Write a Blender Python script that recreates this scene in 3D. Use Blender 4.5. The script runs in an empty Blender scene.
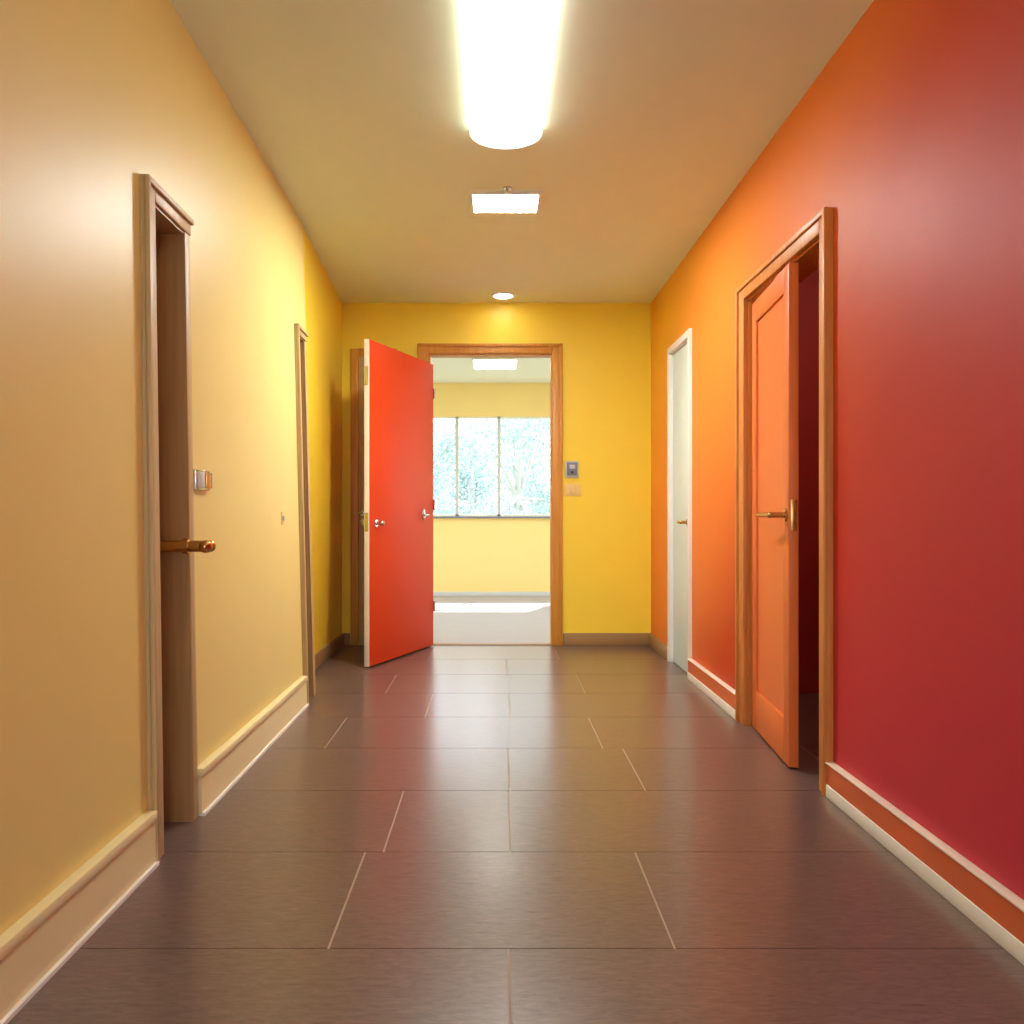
import bpy, bmesh, math, random
from mathutils import Vector, Matrix
random.seed(4)
S = 2.5/342.0     # work unit -> metres
sc = bpy.context.scene
try:
    sc.view_settings.view_transform = 'Standard'
    sc.view_settings.look = 'None'
except Exception: pass

# ---------------------------------------------------------------- materials
def lin(c):
    return tuple(((v/255)/12.92 if v/255 <= .04045 else ((v/255+.055)/1.055)**2.4) for v in c)+(1,)
def mat(name, col, rough=.5, metal=0, bump=0, bscale=60, var=.06, vscale=6, spec=.5, coat=0):
    m = bpy.data.materials.new(name); m.use_nodes = True
    nt = m.node_tree; b = nt.nodes['Principled BSDF']
    tc = nt.nodes.new('ShaderNodeTexCoord')
    n = nt.nodes.new('ShaderNodeTexNoise'); n.inputs['Scale'].default_value = vscale
    n.inputs['Detail'].default_value = 5
    nt.links.new(tc.outputs['Object'], n.inputs['Vector'])
    r = nt.nodes.new('ShaderNodeMixRGB'); r.blend_type = 'MIX'
    c = lin(col)
    r.inputs[1].default_value = tuple(v*(1-var) for v in c[:3])+(1,)
    r.inputs[2].default_value = tuple(min(1, v*(1+var)) for v in c[:3])+(1,)
    nt.links.new(n.outputs['Fac'], r.inputs[0])
    nt.links.new(r.outputs[0], b.inputs['Base Color'])
    b.inputs['Roughness'].default_value = rough
    b.inputs['Metallic'].default_value = metal
    b.inputs['Specular IOR Level'].default_value = spec
    b.inputs['Coat Weight'].default_value = coat
    if bump:
        n2 = nt.nodes.new('ShaderNodeTexNoise'); n2.inputs['Scale'].default_value = bscale
        n2.inputs['Detail'].default_value = 3
        nt.links.new(tc.outputs['Object'], n2.inputs['Vector'])
        bp = nt.nodes.new('ShaderNodeBump'); bp.inputs['Strength'].default_value = bump
        bp.inputs['Distance'].default_value = .002
        nt.links.new(n2.outputs['Fac'], bp.inputs['Height'])
        nt.links.new(bp.outputs['Normal'], b.inputs['Normal'])
    return m
def emis(name, col, st):
    m = bpy.data.materials.new(name); m.use_nodes = True
    b = m.node_tree.nodes['Principled BSDF']
    b.inputs['Base Color'].default_value = lin(col)
    b.inputs['Emission Color'].default_value = lin(col)
    b.inputs['Emission Strength'].default_value = st
    return m
def wood(name, c1, c2, rough=.45, axis='z'):
    m = mat(name, c1, rough)
    nt = m.node_tree; b = nt.nodes['Principled BSDF']
    tc = nt.nodes.new('ShaderNodeTexCoord'); mp = nt.nodes.new('ShaderNodeMapping')
    mp.inputs['Scale'].default_value = (60, 60, 2.5) if axis == 'z' else (2.5, 60, 60)
    n = nt.nodes.new('ShaderNodeTexNoise'); n.inputs['Scale'].default_value = 1; n.inputs['Detail'].default_value = 6
    cr = nt.nodes.new('ShaderNodeValToRGB')
    cr.color_ramp.elements[0].position = .35; cr.color_ramp.elements[0].color = lin(c2)
    cr.color_ramp.elements[1].position = .65; cr.color_ramp.elements[1].color = lin(c1)
    nt.links.new(tc.outputs['Object'], mp.inputs[0]); nt.links.new(mp.outputs[0], n.inputs['Vector'])
    nt.links.new(n.outputs['Fac'], cr.inputs[0]); nt.links.new(cr.outputs[0], b.inputs['Base Color'])
    return m

M_cream = mat('paint_cream_yellow', (238, 219, 138), .42, bump=.2, bscale=220, var=.02, spec=.45)
M_yellow = mat('paint_yellow', (252, 222, 60), .42, bump=.2, bscale=220, var=.02)
M_ceil = mat('paint_ceiling', (240, 252, 230), .7, bump=.1, bscale=200, var=.02)
M_white = mat('paint_white', (240, 238, 232), .5, var=.02)
M_base_cream = mat('baseboard_cream', (238, 226, 172), .4, var=.02)
M_base_taupe = mat('baseboard_taupe', (158, 124, 78), .5, var=.04)
M_base_orange = mat('baseboard_orange', (208, 98, 54), .4, var=.03)
M_tan = wood('trim_tan_wood', (202, 178, 128), (192, 166, 116))
M_tan_d = wood('door_tan_wood', (174, 142, 94), (162, 128, 82))
M_oak = wood('trim_orange_wood', (214, 142, 72), (198, 122, 54))
M_oaky = wood('trim_ochre_wood', (214, 154, 62), (202, 138, 48))
M_red = mat('door_red_orange', (222, 68, 18), .5, var=.03, vscale=3, spec=.25)
M_ordoor = mat('door_orange', (226, 118, 58), .42, var=.03, spec=.35)
M_edge = mat('door_edge_white', (240, 230, 215), .4)
M_teal = mat('door_pale_white', (220, 242, 238), .35, var=.02)
M_chrome = mat('chrome', (200, 200, 205), .18, 1, var=.02)
M_brass = mat('bronze', (200, 156, 96), .25, 1, var=.05)
M_grey = mat('grey_plastic', (120, 130, 150), .35)
M_ltgrey = mat('light_grey_plastic', (205, 208, 210), .4)
M_dark = mat('dark_rubber', (25, 22, 22), .5)
M_darkred = mat('paint_dark_red', (170, 34, 26), .6)
M_plate = mat('plate_tan', (236, 206, 130), .4)
M_grout = mat('grout', (176, 160, 146), .8, var=.1)
M_floor2 = mat('pale_carpet', (172, 167, 170), .6, var=.05, bump=.2)
M_farwall = mat('paint_far_yellow', (252, 224, 150), .5, var=.02)
M_bounce = mat('pale_paving', (205, 202, 196), .8, var=.06)
M_lens = emis('light_lens_main', (255, 253, 240), 3.0)
M_lensb = emis('light_lens_entry', (252, 253, 246), 8)
M_lens2 = emis('light_lens_panel', (250, 252, 246), 235)
M_lens3 = emis('light_lens_round', (255, 252, 240), 30)
M_lens4 = emis('light_lens_far_room', (255, 250, 236), 16)
M_lens5 = emis('light_lens_side_room', (255, 230, 200), 110)

# right wall colour: runs from crimson to orange to amber along the corridor and upward
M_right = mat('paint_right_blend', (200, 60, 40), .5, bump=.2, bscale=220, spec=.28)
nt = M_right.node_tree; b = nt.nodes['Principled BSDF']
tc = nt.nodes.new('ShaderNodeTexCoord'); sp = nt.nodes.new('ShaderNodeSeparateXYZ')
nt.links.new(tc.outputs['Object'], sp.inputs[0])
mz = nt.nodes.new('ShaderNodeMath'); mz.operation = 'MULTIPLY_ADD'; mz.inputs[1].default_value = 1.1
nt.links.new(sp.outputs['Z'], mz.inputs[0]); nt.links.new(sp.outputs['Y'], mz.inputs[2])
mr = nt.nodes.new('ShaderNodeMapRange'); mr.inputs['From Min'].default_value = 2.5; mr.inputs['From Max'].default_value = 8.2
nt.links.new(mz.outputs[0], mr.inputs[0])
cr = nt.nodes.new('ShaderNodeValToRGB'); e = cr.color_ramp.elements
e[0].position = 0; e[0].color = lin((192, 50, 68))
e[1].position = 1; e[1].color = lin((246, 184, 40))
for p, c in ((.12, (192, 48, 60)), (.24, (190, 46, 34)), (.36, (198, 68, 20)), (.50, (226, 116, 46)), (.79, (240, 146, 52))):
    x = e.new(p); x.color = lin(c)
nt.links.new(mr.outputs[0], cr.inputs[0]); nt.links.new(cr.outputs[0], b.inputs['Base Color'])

# floor tile
M_tile = mat('brown_grained_tile', (96, 74, 64), .3, coat=.35)
nt = M_tile.node_tree; b = nt.nodes['Principled BSDF']
b.inputs['Coat Roughness'].default_value = .2
tc = nt.nodes.new('ShaderNodeTexCoord'); mp = nt.nodes.new('ShaderNodeMapping'); mp.inputs['Scale'].default_value = (22, 110, 1)
n = nt.nodes.new('ShaderNodeTexNoise'); n.inputs['Scale'].default_value = 1; n.inputs['Detail'].default_value = 8; n.inputs['Roughness'].default_value = .7
n.inputs['Distortion'].default_value = 1.0
cr = nt.nodes.new('ShaderNodeValToRGB'); e = cr.color_ramp.elements
e[0].position = .28; e[0].color = lin((80, 62, 58)); e[1].position = .76; e[1].color = lin((126, 105, 100))
nt.links.new(tc.outputs['Object'], mp.inputs[0]); nt.links.new(mp.outputs[0], n.inputs['Vector'])
nt.links.new(n.outputs['Fac'], cr.inputs[0]); nt.links.new(cr.outputs[0], b.inputs['Base Color'])
bp = nt.nodes.new('ShaderNodeBump'); bp.inputs['Strength'].default_value = .08; bp.inputs['Distance'].default_value = .001
nt.links.new(n.outputs['Fac'], bp.inputs['Height']); nt.links.new(bp.outputs['Normal'], b.inputs['Normal'])
rr = nt.nodes.new('ShaderNodeMapRange'); rr.inputs['To Min'].default_value = .24; rr.inputs['To Max'].default_value = .36
nt.links.new(n.outputs['Fac'], rr.inputs[0]); nt.links.new(rr.outputs[0], b.inputs['Roughness'])

# ---------------------------------------------------------------- mesh builder
class MB:
    def __init__(s, name): s.name = name; s.bm = bmesh.new(); s.mats = []
    def mi(s, m):
        if m not in s.mats: s.mats.append(m)
        return s.mats.index(m)
    def _absorb(s, tmp, m, smooth=False):
        i = s.mi(m); me = bpy.data.meshes.new('t'); tmp.to_mesh(me); tmp.free()
        k = len(s.bm.faces); s.bm.from_mesh(me); bpy.data.meshes.remove(me)
        s.bm.faces.ensure_lookup_table()
        for f in s.bm.faces[k:]: f.material_index = i; f.smooth = smooth
    def box(s, m, x0, x1, y0, y1, z0, z1, bev=0):
        t = bmesh.new(); bmesh.ops.create_cube(t, size=1)
        for v in t.verts:
            v.co = Vector(((x0+x1)/2+v.co.x*(x1-x0), (y0+y1)/2+v.co.y*(y1-y0), (z0+z1)/2+v.co.z*(z1-z0)))
        if bev: bmesh.ops.bevel(t, geom=t.edges[:], offset=bev, segments=2, affect='EDGES', profile=.5)
        s._absorb(t, m)
    def cyl(s, m, p0, p1, r, r2=None, seg=24):
        p0 = Vector(p0); p1 = Vector(p1); d = p1-p0
        t = bmesh.new(); bmesh.ops.create_cone(t, cap_ends=True, segments=seg, radius1=r, radius2=r if r2 is None else r2, depth=d.length)
        q = Vector((0, 0, 1)).rotation_difference(d.normalized()).to_matrix().to_4x4()
        bmesh.ops.transform(t, matrix=Matrix.Translation((p0+p1)/2)@q, verts=t.verts)
        s._absorb(t, m, True)
    def ball(s, m, c, r, sc_=(1, 1, 1)):
        t = bmesh.new(); bmesh.ops.create_uvsphere(t, u_segments=20, v_segments=12, radius=r)
        for v in t.verts: v.co = Vector((v.co.x*sc_[0]+c[0], v.co.y*sc_[1]+c[1], v.co.z*sc_[2]+c[2]))
        s._absorb(t, m, True)
    def done(s, warp=None, M=None):
        if M is not None: bmesh.ops.transform(s.bm, matrix=M, verts=s.bm.verts)
        for v in s.bm.verts:
            if warp: v.co = warp(v.co)
            v.co = v.co*S
        if M is not None: bmesh.ops.recalc_face_normals(s.bm, faces=s.bm.faces)
        me = bpy.data.meshes.new(s.name); s.bm.to_mesh(me); s.bm.free()
        for m in s.mats: me.materials.append(m)
        try: me.set_sharp_from_angle(angle=math.radians(40))
        except Exception: pass
        o = bpy.data.objects.new(s.name, me); sc.collection.objects.link(o)
        return o

def warpL(c):            # the left wall is a little out of plumb / flares slightly
    d = max(c.y, 170)/850
    bot = -(128+7*(d-.26)); diff = 5+13*(d-.41)
    return Vector((c.x+131+bot-diff*c.z/342, c.y, c.z))
def warpR(c):
    return Vector((c.x+12*(c.z/342)*max(0, min(1, (850-c.y)/228)), c.y, c.z))

H = 342
# ---------------------------------------------------------------- floor
f = MB('floor')
f.box(M_grout, -175, 330, -352, 856, -8, -.25)
joints = {-1: [4], 0: [-50, 54], 1: [-43, 6], 2: [7, 71], 3: [-95, 60], 4: [-45, 10], 5: [-80, 66], 6: [10], 7: [-60, 58]}
for k in range(-9, 9):
    y0 = 255+73*k; y1 = min(y0+73, 855); y0c = max(y0, -350)
    if y0c >= y1: continue
    js = joints.get(k, [-50, 54] if k % 2 == 0 else [8])
    xs = [-175]+sorted(js)+[172, 330]
    for a, c in zip(xs[:-1], xs[1:]):
        f.box(M_tile, a+.38, c-.38, y0c+.22, y1-.22, -.6, 0)
f.done()
f2 = MB('floor_far_room'); f2.box(M_floor2, -420, 420, 856, 1364, -8, 0); f2.done()
th = MB('threshold'); th.box(M_tan_d, -66, 57, 848, 860, 0, .8, .2); th.done()

# ---------------------------------------------------------------- ceilings
c = MB('ceiling'); c.box(M_ceil, -175, 172, -352, 862, H, H+10); c.done()
c = MB('ceiling_far_room'); c.box(M_white, -420, 420, 862, 1376, H, H+10); c.done()

# ---------------------------------------------------------------- left wall
T = -156
w = MB('wall_left')
def seg(y0, y1, z0, z1): w.box(M_cream, T, -131, y0, y1, z0, z1)
seg(-352, 326, 0, H); seg(326, 361, 250, H); seg(361, 587, 0, H); seg(587, 609, 255, H); seg(609, 622, 0, H)
w.done(warpL)
w = MB('wall_left_recess'); w.box(M_yellow, -178, -153, 612, 850, 0, H); w.done(warpR)
# back wall
w = MB('wall_back')
w.box(M_yellow, -172, -66, 850, 862, 0, H); w.box(M_yellow, 57, 172, 850, 862, 0, H); w.box(M_yellow, -66, 57, 850, 862, 291, H)
w.done()
# right wall
w = MB('wall_right')
def seg(y0, y1, z0, z1): w.box(M_right, 156, 172, y0, y1, z0, z1)
seg(-352, 402, 0, H); seg(402, 524, 263, H); seg(524, 679, 0, H); seg(679, 751, 272, H); seg(751, 850, 0, H)
w.done()
# rear wall with an unseen opening, added to let sky light in
w = MB('wall_entry')
w.box(M_cream, -175, -125, -362, -352, 0, H); w.box(M_cream, 130, 172, -362, -352, 0, H); w.box(M_cream, -125, 130, -362, -352, 310, H); w.done()
w = MB('window_2')  # frame of the added rear opening, out of view
for x in (-125, -2, 124): w.box(M_white, x, x+6, -360, -354, 0, 310, .4)
for z in (0, 230, 305): w.box(M_white, -125, 130, -360, -354, z, z+5, .4)
w.done()
# side room behind right door
w = MB('wall_side_room')
w.box(M_darkred, 172, 330, 340, 346, 0, H); w.box(M_darkred, 172, 330, 620, 626, 0, H)
w.box(M_darkred, 324, 330, 346, 620, 0, H); w.box(M_darkred, 172, 330, 340, 626, H, H+6)
w.done()
m = MB('side_room_light'); m.cyl(M_white, (250, 470, H), (250, 470, H-3), 13, 12); m.cyl(M_lens5, (250, 470, H-3), (250, 470, H-4.5), 10); m.done()  # unseen lamp added to lift the dark side room

# ---------------------------------------------------------------- baseboards
def bb_left(name, y0, y1):
    m = MB(name)
    m.box(M_base_cream, -132, -128.2, y0, y1, 1, 17, .0)
    m.box(M_base_cream, -132, -127.2, y0, y1, 17, 20.5, .7)
    m.box(M_white, -132, -127, y0, y1, 0, 1.3)
    m.done(warpL)
bb_left('baseboard_left', -350, 316); bb_left('baseboard_left.001', 367, 580)
def bb_right(name, y0, y1):
    m = MB(name)
    m.box(M_base_orange, 152.8, 157, y0, y1, 6, 15.5)
    m.box(M_edge, 152.2, 157, y0, y1, 15.5, 16.3, .2)
    m.box(M_white, 152.4, 157, y0, y1, 0, 6, .3)
    m.done()
bb_right('baseboard_right', -350, 392); bb_right('baseboard_right.001', 537, 673)
m = MB('baseboard_back')
m.box(M_base_taupe, 68, 156, 847.5, 851, 0, 12, .5)
m.box(M_base_taupe, 153, 157, 757, 850, 0, 12, .5)
m.box(M_base_taupe, -153, -145, 847.5, 851, 0, 12, .5)
m.box(M_base_taupe, -154, -150.5, 625, 848, 0, 12, .5)
m.done()
m = MB('baseboard_far_room')
m.box(M_ltgrey, -410, 410, 1361, 1364, 0, 7, .5); m.done()

# ---------------------------------------------------------------- lever handle
def lever(m, mt, p, out, along, stand=7, ln=16, r=1.25, ros=4):
    p = Vector(p); out = Vector(out); al = Vector(along)
    m.cyl(mt, p, p+out*1.2, ros); m.cyl(mt, p+out, p+out*stand, r*1.15)
    e_ = p+out*stand
    m.ball(mt, e_, r*1.2); m.cyl(mt, e_, e_+al*ln, r, r*.85); m.ball(mt, e_+al*ln, r*.9)

# ---------------------------------------------------------------- left doors
def left_door(idx, y0, y1, top, cw, cw2, cz, zh):
    t = MB('trim_%d' % idx)
    t.box(M_tan, -132, -128.8, y0-cw, y0, 0, top+cz, .5)
    t.box(M_tan, -132, -129.4, y1, y1+cw2, 0, top+cz, .4)
    t.box(M_tan, -130, -127.4, y0-cw, y0-cw+2.4, 0, top+cz, .5)
    t.box(M_tan, -132, -128.8, y0, y1+cw2, top, top+cz, .5)
    t.box(M_tan, -130, -127.4, y0-cw+.2, y1+cw2, top+cz-2.4, top+cz-.1, .3)
    t.box(M_tan_d, -150, -130, y0, y0+1, 0, top); t.box(M_tan_d, -150, -129.5, y1-1, y1, 0, top)
    t.box(M_tan_d, -150, -130, y0, y1, top-1, top)
    t.box(M_tan_d, -146, -143, y1-4, y1-1, 0, top)
    t.done(warpL)
    d = MB('door_%d' % idx)
    d.box(M_tan, -149, -143, y0+1.4, y1-1.4, 1, top-1.4, .3)
    if idx == 1:
        lever(d, M_brass, (-143, y1-7, zh), (1, 0, 0), (0, -1, 0), stand=24, ln=6, r=2.1, ros=4)
        d.cyl(M_brass, (-130, y1-7, zh), (-127.5, y1-7, zh), 3.2)
        d.ball(M_brass, (-119, y1-12, zh), 2.7)
    else:
        lever(d, M_brass, (-143, y1-6, zh), (1, 0, 0), (0, -1, 0), stand=9, ln=7, r=1.5, ros=3)
    d.done(warpL)
left_door(1, 326, 361, 250, 10, 5, 7, 117)
left_door(2, 587, 609, 255, 6.5, 5, 6, 117)

m = MB('light_switch')
m.box(M_chrome, -131.5, -129.6, 370, 389, 141, 150, .5)
m.box(M_ltgrey, -130, -128.4, 371.5, 378.5, 142, 149, .5)
m.box(M_brass, -130, -128, 380.5, 387.5, 142, 149, .5)
m.done(warpL)
m = MB('light_switch'); m.box(M_plate, -131.5, -130, 528, 534, 124, 132, .4); m.box(M_ltgrey, -130.5, -129, 530, 532, 126.5, 129.5, .3); m.done(warpL)

# ---------------------------------------------------------------- back doorway
t = MB('trim_3')
for x0, x1 in ((-77, -66), (57, 67)):
    t.box(M_oaky, x0, x1, 847, 851, 0, 300.5, .6)
t.box(M_oaky, -66, 57, 847, 851, 291, 300.5, .6)
t.box(M_oaky, -77, 67, 845.6, 849, 298, 300.8, .5)
t.box(M_oaky, 64.5, 67.3, 845.6, 849, 0, 300.8, .5)
t.box(M_oaky, -77.3, -74.5, 845.6, 849, 0, 300.8, .5)
t.box(M_oaky, -66, -64.5, 850, 863, 0, 291); t.box(M_oaky, 55.8, 57, 850, 863, 0, 291); t.box(M_oaky, -66, 57, 850, 863, 289.5, 291)
t.done()
# open red door
d = MB('door_3'); L = 131
d.box(M_red, 0, L-.4, -5, 0, 1.5, 279, .25)
d.box(M_edge, L-.6, L, -5, -.2, 1.5, 279, .15)
for z in (40, 140, 250):
    d.cyl(M_chrome, (0, 1, z-5), (0, 1, z+5), 1.1)
d.box(M_chrome, L-.2, L+.3, -4.2, -1, 116, 132, .1)
d.box(M_chrome, L-.2, L+.3, -4.2, -1, 240, 256, .1)
d.cyl(M_chrome, (L-11, 0, 123), (L-11, 1.2, 123), 3.2); d.cyl(M_chrome, (L-11, 1, 123), (L-11, 5, 123), 1.5)
d.ball(M_chrome, (L-11, 6.5, 123), 2.6, (1, .8, 1))
d.cyl(M_chrome, (L-11, -5, 123), (L-11, -9, 123), 1.5); d.ball(M_chrome, (L-11, -10.5, 123), 3, (1, .8, 1))
d.ball(M_chrome, (23, .2, 131), 3.2, (1, .4, 1.8)); lever(d, M_chrome, (23, 0, 130), (0, 1, 0), (1, 0, 0), stand=5, ln=9, r=1, ros=2.6)
ang = math.atan2(-122, -45)
d.done(None, Matrix.Translation((-61, 842, 0))@Matrix.Rotation(ang, 4, 'Z'))
# closet door behind
t = MB('trim_4')
t.box(M_oaky, -144, -136, 846.5, 851, 0, 296, .6); t.box(M_oaky, -106, -98, 846.5, 851, 0, 296, .6)
t.box(M_oaky, -136, -106, 846.5, 851, 288, 296, .6); t.done()
d = MB('door_4'); d.box(M_tan, -135.8, -106.2, 847.5, 850, 1, 288, .3)
lever(d, M_chrome, (-132, 847.5, 132), (0, -1, 0), (-1, 0, 0), stand=7, ln=7, r=1.2, ros=2.6)
lever(d, M_chrome, (-132, 847.5, 123), (0, -1, 0), (-1, 0, 0), stand=3, ln=3, r=1.2, ros=2.4)
d.done()

# ---------------------------------------------------------------- right near door
t = MB('trim_5')
for a, b_ in ((392, 402), (524, 537)):
    t.box(M_oak, 153, 157, a, b_, 0, 272, .6)
t.box(M_oak, 153, 157, 402, 524, 263, 272, .6)
t.box(M_oak, 151.6, 154, 392, 395, 0, 272.4, .5); t.box(M_oak, 151.6, 154, 534, 537, 0, 272.4, .5); t.box(M_oak, 151.7, 154, 392.2, 537, 269.4, 272.3, .3)
t.box(M_oak, 156, 173, 402, 403.2, 0, 263); t.box(M_oak, 156, 173, 522.8, 524, 0, 263); t.box(M_oak, 156, 173, 402, 524, 261.8, 263)
t.box(M_chrome, 158.5, 163, 403, 404.2, 118, 136, .2)
t.done()
def panel_leaf(name, mt, L, h, th_, st=11):
    d = MB(name)
    d.box(mt, 0, st, -th_, 0, 1, h, .3); d.box(mt, L-st, L, -th_, 0, 1, h, .3)
    d.box(mt, st, L-st, -th_, 0, 1, 24, .3); d.box(mt, st, L-st, -th_, 0, h-13, h, .3)
    d.box(mt, st-1, L-st+1, -th_+1.3, -1.3, 22, h-12)
    return d
LL = 87
d = panel_leaf('door_5', M_ordoor, LL, 259, 5)
lever(d, M_brass, (LL-5, 0, 130), (0, 1, 0), (-1, 0, 0), stand=8, ln=30, r=1.3, ros=3.4)
d.box(M_brass, LL-.1, LL+.4, -4, -1, 122, 138, .1)
p0 = Vector((157.5, 521)); p1 = Vector((150, 434)); dd = p1-p0
Mx = Matrix.Translation((p0.x, p0.y, 0))@Matrix.Rotation(math.atan2(dd.y, dd.x), 4, 'Z')@Matrix.Scale(-1, 4, (0, 1, 0))
d.done(None, Mx)

# ---------------------------------------------------------------- right far white door
t = MB('trim_6')
for a, b_ in ((673, 679), (751, 757)): t.box(M_white, 153.4, 157, a, b_, 0, 278, .5)
t.box(M_white, 153.4, 157, 679, 751, 272, 278, .5)
t.box(M_white, 156, 172, 679, 680, 0, 272); t.box(M_white, 156, 172, 750, 751, 0, 272); t.box(M_white, 156, 172, 679, 751, 271, 272)
t.done()
d = MB('door_6'); d.box(M_teal, 157, 162, 680.3, 749.7, 1, 270.5, .3)
lever(d, M_brass, (157, 690, 124), (-1, 0, 0), (0, 1, 0), stand=6, ln=11, r=1.2, ros=3)
d.done()

# ---------------------------------------------------------------- card reader & plate
m = MB('card_reader')
m.box(M_ltgrey, 70, 83.5, 847.5, 850.2, 167, 184, .8); m.box(M_grey, 71.5, 82, 845, 848, 169.5, 182.5, 1)
m.box(M_ltgrey, 74, 79.5, 844.4, 845.4, 176, 180, .2); m.cyl(M_dark, (76.7, 845.2, 172.5), (76.7, 844.4, 172.5), 1.2)
m.done()
m = MB('wall_plate'); m.box(M_plate, 69.5, 86, 848.6, 850.2, 149, 161, .5); m.box(M_plate, 75, 81, 847.6, 849, 152, 158, .4); m.done()

# ---------------------------------------------------------------- ceiling lights
def wrap_light(name, xc, y0, y1, hw, drop, lens):
    m = MB(name)
    m.box(M_white, xc-hw*.8, xc+hw*.8, y0+6, y1-8, H-2.2, H)
    t_ = bmesh.new(); nx, ny = 16, 24; g = []
    for j in range(ny+1):
        v = j/ny
        row = []
        yy = y0+(y1-y0)*(.5-.5*math.cos(math.pi*v))
        endd = min(yy-y0, y1-yy)
        k = math.sqrt(max(0, 1-(1-min(1, endd/7))**2))
        for i in range(nx+1):
            a = math.pi*i/nx
            x = xc-hw*math.cos(a)
            bow = 5*(1-((x-xc)/hw)**2)
            yb = yy
            if yy > (y0+y1)/2: yb = yy-(5-bow)*max(0, 1-endd/40)
            else: yb = yy+(5-bow)*max(0, 1-endd/40)
            z = H-1.5-(drop*(math.sin(a)**.55 if math.sin(a) > 1e-6 else 0))*k
            row.append(t_.verts.new((x, yb, z)))
        g.append(row)
    for j in range(ny):
        for i in range(nx): t_.faces.new((g[j][i], g[j][i+1], g[j+1][i+1], g[j+1][i]))
    bmesh.ops.recalc_face_normals(t_, faces=t_.faces)
    m._absorb(t_, lens, True)
    return m.done()
wrap_light('ceiling_light', 6, 250, 471, 19.8, 10.5, M_lens)
wrap_light('ceiling_light', 6, -230, -20, 19.8, 10.5, M_lensb)  # extra fixture out of view, added to brighten left wall and ceiling
m = MB('ceiling_panel_light')
m.box(M_white, -16.5, -14.5, 556, 592, H-2.0, H+.5); m.box(M_white, 28.5, 30.5, 556, 592, H-2.0, H+.5)
m.box(M_white, -14.5, 28.5, 556, 558, H-2.0, H+.5); m.box(M_white, -14.5, 28.5, 590, 592, H-2.0, H+.5)
m.box(M_lens2, -14.5, 28.5, 558, 590, H-1.6, H-1.0)
m.done()
m = MB('sprinkler_head')
m.cyl(M_chrome, (8, 551, H), (8, 551, H-1), 3); m.cyl(M_chrome, (8, 551, H-1), (8, 551, H-3), 1); m.cyl(M_chrome, (8, 551, H-3), (8, 551, H-3.6), 2)
m.done()
m = MB('recessed_downlight')
m.cyl(M_white, (8, 818, H+.2), (8, 818, H-1.4), 12, 11); m.cyl(M_lens3, (8, 818, H-1.2), (8, 818, H-1.8), 8.5)
m.done()
m = MB('ceiling_light_far_room')
m.box(M_white, -30, 30, 1110, 1180, H-9, H, .8); m.box(M_lens4, -28, 28, 1112, 1178, H-10, H-8.8, .3); m.done()

# ---------------------------------------------------------------- far room
WX0, WX1, WZ0, WZ1 = -128, 140, 128, 288
w = MB('wall_far_room')
w.box(M_farwall, -420, WX0, 1364, 1376, 0, H); w.box(M_farwall, WX1, 420, 1364, 1376, 0, H)
w.box(M_farwall, WX0, WX1, 1364, 1376, 0, WZ0); w.box(M_farwall, WX0, WX1, 1364, 1376, WZ1, H)
for xa, xb in ((-432, -420), (420, 432)):   # side walls; wide unseen openings added to brighten the room
    w.box(M_farwall, xa, xb, 850, 900, 0, H); w.box(M_farwall, xa, xb, 1330, 1376, 0, H)
    w.box(M_farwall, xa, xb, 900, 1330, 0, 60); w.box(M_farwall, xa, xb, 900, 1330, 310, H)
w.box(M_farwall, -420, -172, 850, 862, 0, H); w.box(M_farwall, 172, 420, 850, 862, 0, H)
w.done()
w = MB('window_1')
fr = 3
w.box(M_white, WX0, WX1, 1366, 1372, WZ0, WZ0+fr, .3); w.box(M_white, WX0, WX1, 1366, 1372, WZ1-fr, WZ1, .3)
w.box(M_white, WX0, WX0+fr, 1366, 1372, WZ0, WZ1, .3); w.box(M_white, WX1-fr, WX1, 1366, 1372, WZ0, WZ1, .3)
for x in (-61, 6.4): w.box(M_ltgrey, x-2.6, x+2.6, 1366, 1372, WZ0, WZ1, .3)
w.box(M_grey, WX0-4, WX1+4, 1358, 1366, WZ0-3, WZ0, .5)
w.done()
for i_, xa in ((3, -427), (4, 425)):  # frames for the unseen side openings added as light sources
    w = MB('window_%d' % i_)
    for y in (900, 1041, 1184, 1326): w.box(M_white, xa, xa+4, y, y+4, 60, 310, .3)
    for z in (60, 306): w.box(M_white, xa, xa+4, 900, 1330, z, z+4, .3)
    w.done()

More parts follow.
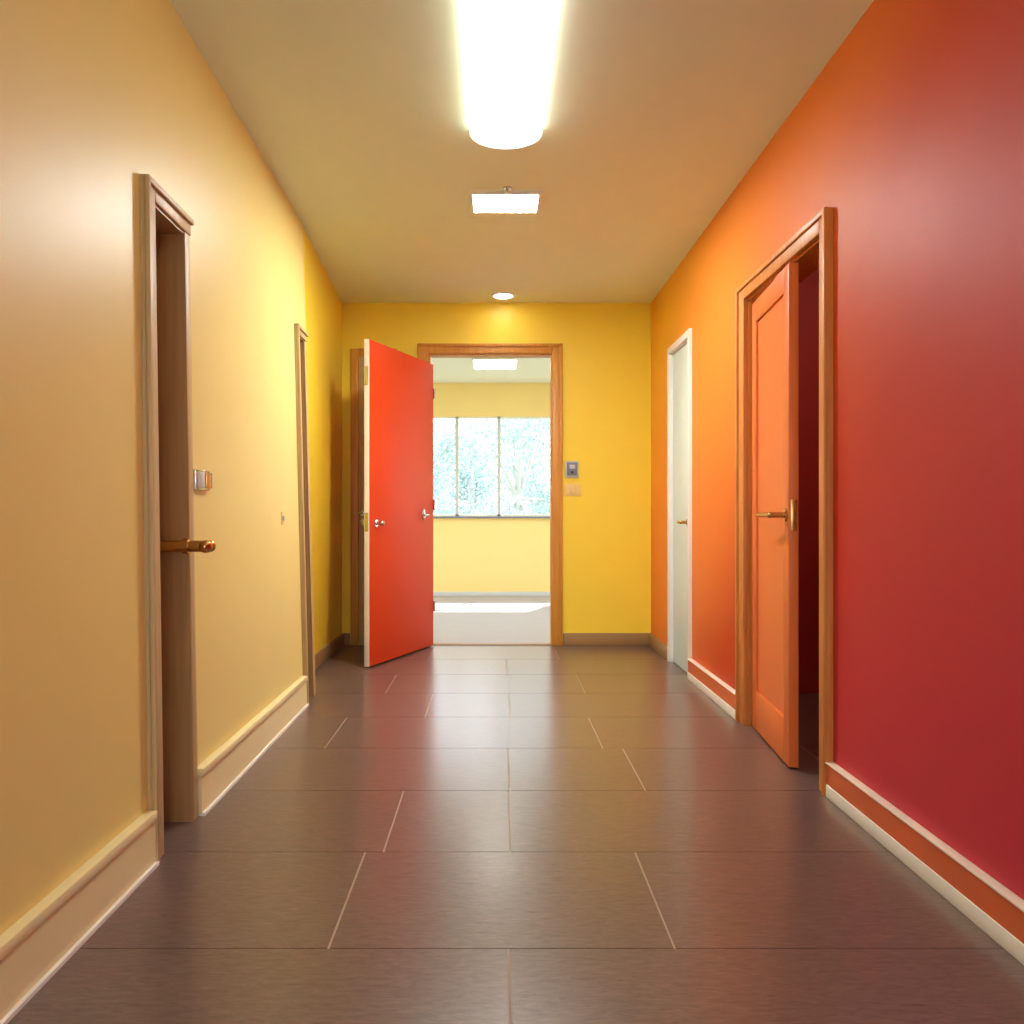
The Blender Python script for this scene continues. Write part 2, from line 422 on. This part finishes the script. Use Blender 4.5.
# ---------------------------------------------------------------- outdoors
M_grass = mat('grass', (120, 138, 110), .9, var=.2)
M_leaf = mat('foliage', (176, 196, 194), .8, var=.12, vscale=2)  # leaf colour paled to put haze into the trees
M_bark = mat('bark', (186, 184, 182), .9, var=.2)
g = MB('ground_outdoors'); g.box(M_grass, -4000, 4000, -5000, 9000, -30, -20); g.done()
g = MB('paved_forecourt'); g.box(M_bounce, -1500, 1500, -2600, -364, -20, -4); g.done()  # unseen pale slab added to bounce daylight up onto the ceiling
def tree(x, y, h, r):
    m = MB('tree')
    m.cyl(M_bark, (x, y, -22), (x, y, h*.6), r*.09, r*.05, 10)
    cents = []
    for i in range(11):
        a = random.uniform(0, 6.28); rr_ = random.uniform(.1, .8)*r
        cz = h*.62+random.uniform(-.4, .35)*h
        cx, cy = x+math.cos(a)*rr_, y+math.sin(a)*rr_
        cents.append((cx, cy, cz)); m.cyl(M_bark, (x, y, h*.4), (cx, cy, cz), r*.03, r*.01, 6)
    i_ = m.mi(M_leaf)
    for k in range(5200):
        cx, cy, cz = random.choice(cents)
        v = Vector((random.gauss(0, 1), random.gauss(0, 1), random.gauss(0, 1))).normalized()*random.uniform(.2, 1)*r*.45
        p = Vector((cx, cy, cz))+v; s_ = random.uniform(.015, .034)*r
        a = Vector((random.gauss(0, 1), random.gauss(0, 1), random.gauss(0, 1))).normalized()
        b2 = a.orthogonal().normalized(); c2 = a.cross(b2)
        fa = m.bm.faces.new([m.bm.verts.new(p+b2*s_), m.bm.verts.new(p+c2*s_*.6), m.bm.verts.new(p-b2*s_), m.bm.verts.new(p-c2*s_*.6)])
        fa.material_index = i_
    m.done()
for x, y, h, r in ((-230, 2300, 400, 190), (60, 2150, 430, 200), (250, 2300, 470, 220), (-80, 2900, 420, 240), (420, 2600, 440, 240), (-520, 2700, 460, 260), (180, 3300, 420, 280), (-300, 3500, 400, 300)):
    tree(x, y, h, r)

# ---------------------------------------------------------------- light
wd = bpy.data.worlds.new('World'); sc.world = wd; wd.use_nodes = True
nt = wd.node_tree; bg = nt.nodes['Background']
tc = nt.nodes.new('ShaderNodeTexCoord'); sp = nt.nodes.new('ShaderNodeSeparateXYZ')
cr = nt.nodes.new('ShaderNodeValToRGB')
cr.color_ramp.elements[0].position = 0; cr.color_ramp.elements[0].color = (.95, .97, 1, 1)
cr.color_ramp.elements[1].position = .8; cr.color_ramp.elements[1].color = (.68, .82, 1, 1)
nt.links.new(tc.outputs['Generated'], sp.inputs[0]); nt.links.new(sp.outputs['Z'], cr.inputs[0]); nt.links.new(cr.outputs[0], bg.inputs[0])
bg.inputs[1].default_value = 4.9
sd = bpy.data.lights.new('sun', 'SUN'); sd.energy = 8; sd.angle = math.radians(1.2); sd.color = (1, .95, .86)
so = bpy.data.objects.new('sun', sd); sc.collection.objects.link(so)
so.rotation_euler = Vector((-.25, -.62, -.75)).to_track_quat('-Z', 'Y').to_euler()

# ---------------------------------------------------------------- camera
cd = bpy.data.cameras.new('camera'); co = bpy.data.objects.new('camera', cd); sc.collection.objects.link(co)
co.location = (0, 0, 130*S); co.rotation_euler = (math.radians(90), 0, 0)
cd.sensor_width = 36; cd.lens = 850/1024*36
cd.shift_x = 17/1024; cd.shift_y = 3/1024; cd.clip_start = .02; cd.clip_end = 500
sc.camera = co
